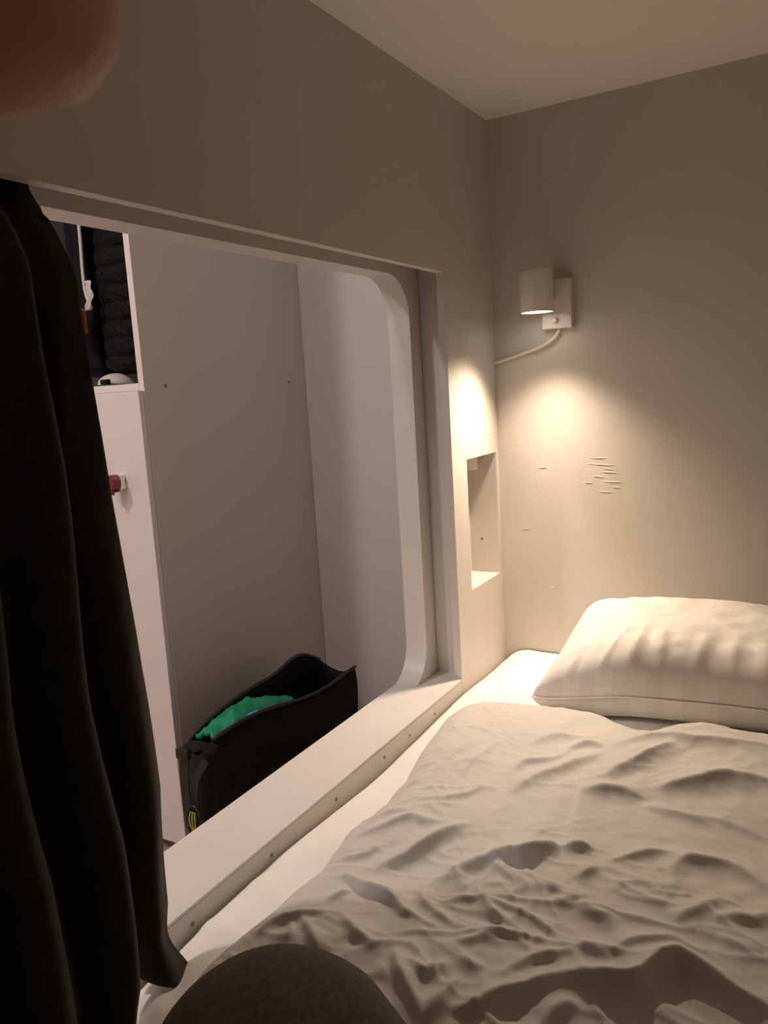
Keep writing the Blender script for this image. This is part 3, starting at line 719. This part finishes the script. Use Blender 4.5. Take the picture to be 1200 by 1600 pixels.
fin2 = [([kn2[0], cw(.032, -.068, -.032), cw(.008, -.070, -.028), cw(-.008, -.073, -.016)], (.0105, .0095, .009, .0082)),
        ([kn2[1], cw(.034, -.089, -.036), cw(.008, -.091, -.032), cw(-.010, -.093, -.016)], (.0105, .0095, .009, .0082)),
        ([kn2[2], cw(.034, -.110, -.032), cw(.010, -.111, -.029), cw(-.007, -.113, -.016)], (.0100, .0092, .0086, .008)),
        ([kn2[3], cw(.034, -.129, -.024), cw(.014, -.130, -.024), cw(.000, -.130, -.015)], (.0090, .0082, .0078, .0072))]
th2 = [W2.lerp(P2, .45), cw(.036, -.110, .034), cw(.018, -.088, .030), cw(.002, -.070, .022)]
segs += hand(W1, kn1, fin1, th1)+hand(W2, kn2, fin2, th2)
bme = capsules(segs, .0036, 5, 'person')
pn = link('person', bme, M_skin, None, True); tag(pn, 'person in grey marl trousers sitting cross-legged on the duvet, knee and one fingertip in view', 'person')
# trousers
tm = capsules([(HIP+Vector((-.07, 0, -.005)), HIP+Vector((.07, 0, -.005)), .117, .117), (HIP+Vector((0, 0, .02)), HIP+Vector((0, -.008, .08)), .128, .124), (HIP+Vector((-.09, .02, 0)), K1, .100, .079), (K1, K1+Vector((.02, .0, -.03)), .077, .077), (K1, A1.lerp(K1, .12), .078, .05),
               (HIP+Vector((.09, .02, 0)), K2, .100, .078), (K2, A2.lerp(K2, .12), .076, .05)], .006, 8, 'trousers')
for v, nrm_ in zip(tm.vertices, [v.normal.copy() for v in tm.vertices]):
    c = v.co; v.co = c+nrm_*(.004*noise.noise(c*9)+.0022*noise.noise(Vector((c.x*34, c.y*12, c.z*30))))
tr = link('trousers', tm, M_trous, pn, True); tr['label'] = 'grey marl jersey trousers'
bm = bmesh.new(); ap_ = K1+Vector((.072, -.03, .02))
tube(bm, crom([ap_+Vector((-.004, .05, .012)), ap_+Vector((.006, .0, .0)), ap_+Vector((.004, -.05, -.02))], 8), .003, 8); obj('dark_slit', bm, M_blackp, tr, True)  # thin black tube along the side of the knee
sm_ = capsules([(HIP+Vector((0, 0, .09)), CH, .135, .138), (CH, NK-Vector((0, .0, .045)), .138, .080), (S1+Vector((.05, 0, -.04)), S2-Vector((.05, 0, .04)), .100, .100), (S1, S2, .070, .070), (S1, E1, .062, .050), (E1, E1.lerp(W1, .8), .050, .034), (S2, E2, .062, .050), (E2, E2.lerp(W2, .8), .050, .034)], .007, 8, 'sweater')
for v, nrm_ in zip(sm_.vertices, [v.normal.copy() for v in sm_.vertices]):
    c = v.co; v.co = c+nrm_*(.005*noise.noise(c*11)+.002*noise.noise(c*35))
st = link('sweater', sm_, M_shirt, pn, True)
hm = capsules([(HD+Vector((0, -.028, .045)), HD+Vector((0, .004, .060)), .086, .080), (HD+Vector((-.03, -.05, -.01)), HD+Vector((.03, -.05, -.01)), .055, .055)], .006, 4, 'hair')
link('hair', hm, M_hair, pn, True)
for sx in (-1, 1):
    bm = bmesh.new(); bmesh.ops.create_uvsphere(bm, u_segments=16, v_segments=10, radius=.0115, matrix=Matrix.Translation(HD+Vector((sx*.031, .073, -.004)))); obj('eye', bm, M_white2, pn, True)
# phone
ph = empty('phone', cw(-.02, -.055, .008)); tag(ph, 'black phone held up in both hands at the camera position', 'phone')
def pbox(x0, x1, y0, y1, z0, z1, bev):
    bm = BX(x0, x1, y0, y1, z0, z1, bev=bev, seg=4)
    bmesh.ops.transform(bm, matrix=Matrix.Translation(CP) @ CR.to_4x4(), verts=bm.verts); return bm
child('phone_body', pbox(-.058, .016, -.132, .016, .0015, .0095, .0035), M_phone, ph)
child('phone_screen', pbox(-.056, .014, -.130, .014, .0094, .0099, .0002), mat('screen_fill_glow', (.01, .01, .012), .08, emit=((1, .95, .88), 2.5)), ph)  # unseen screen given an added glow to bounce light onto the fingertip
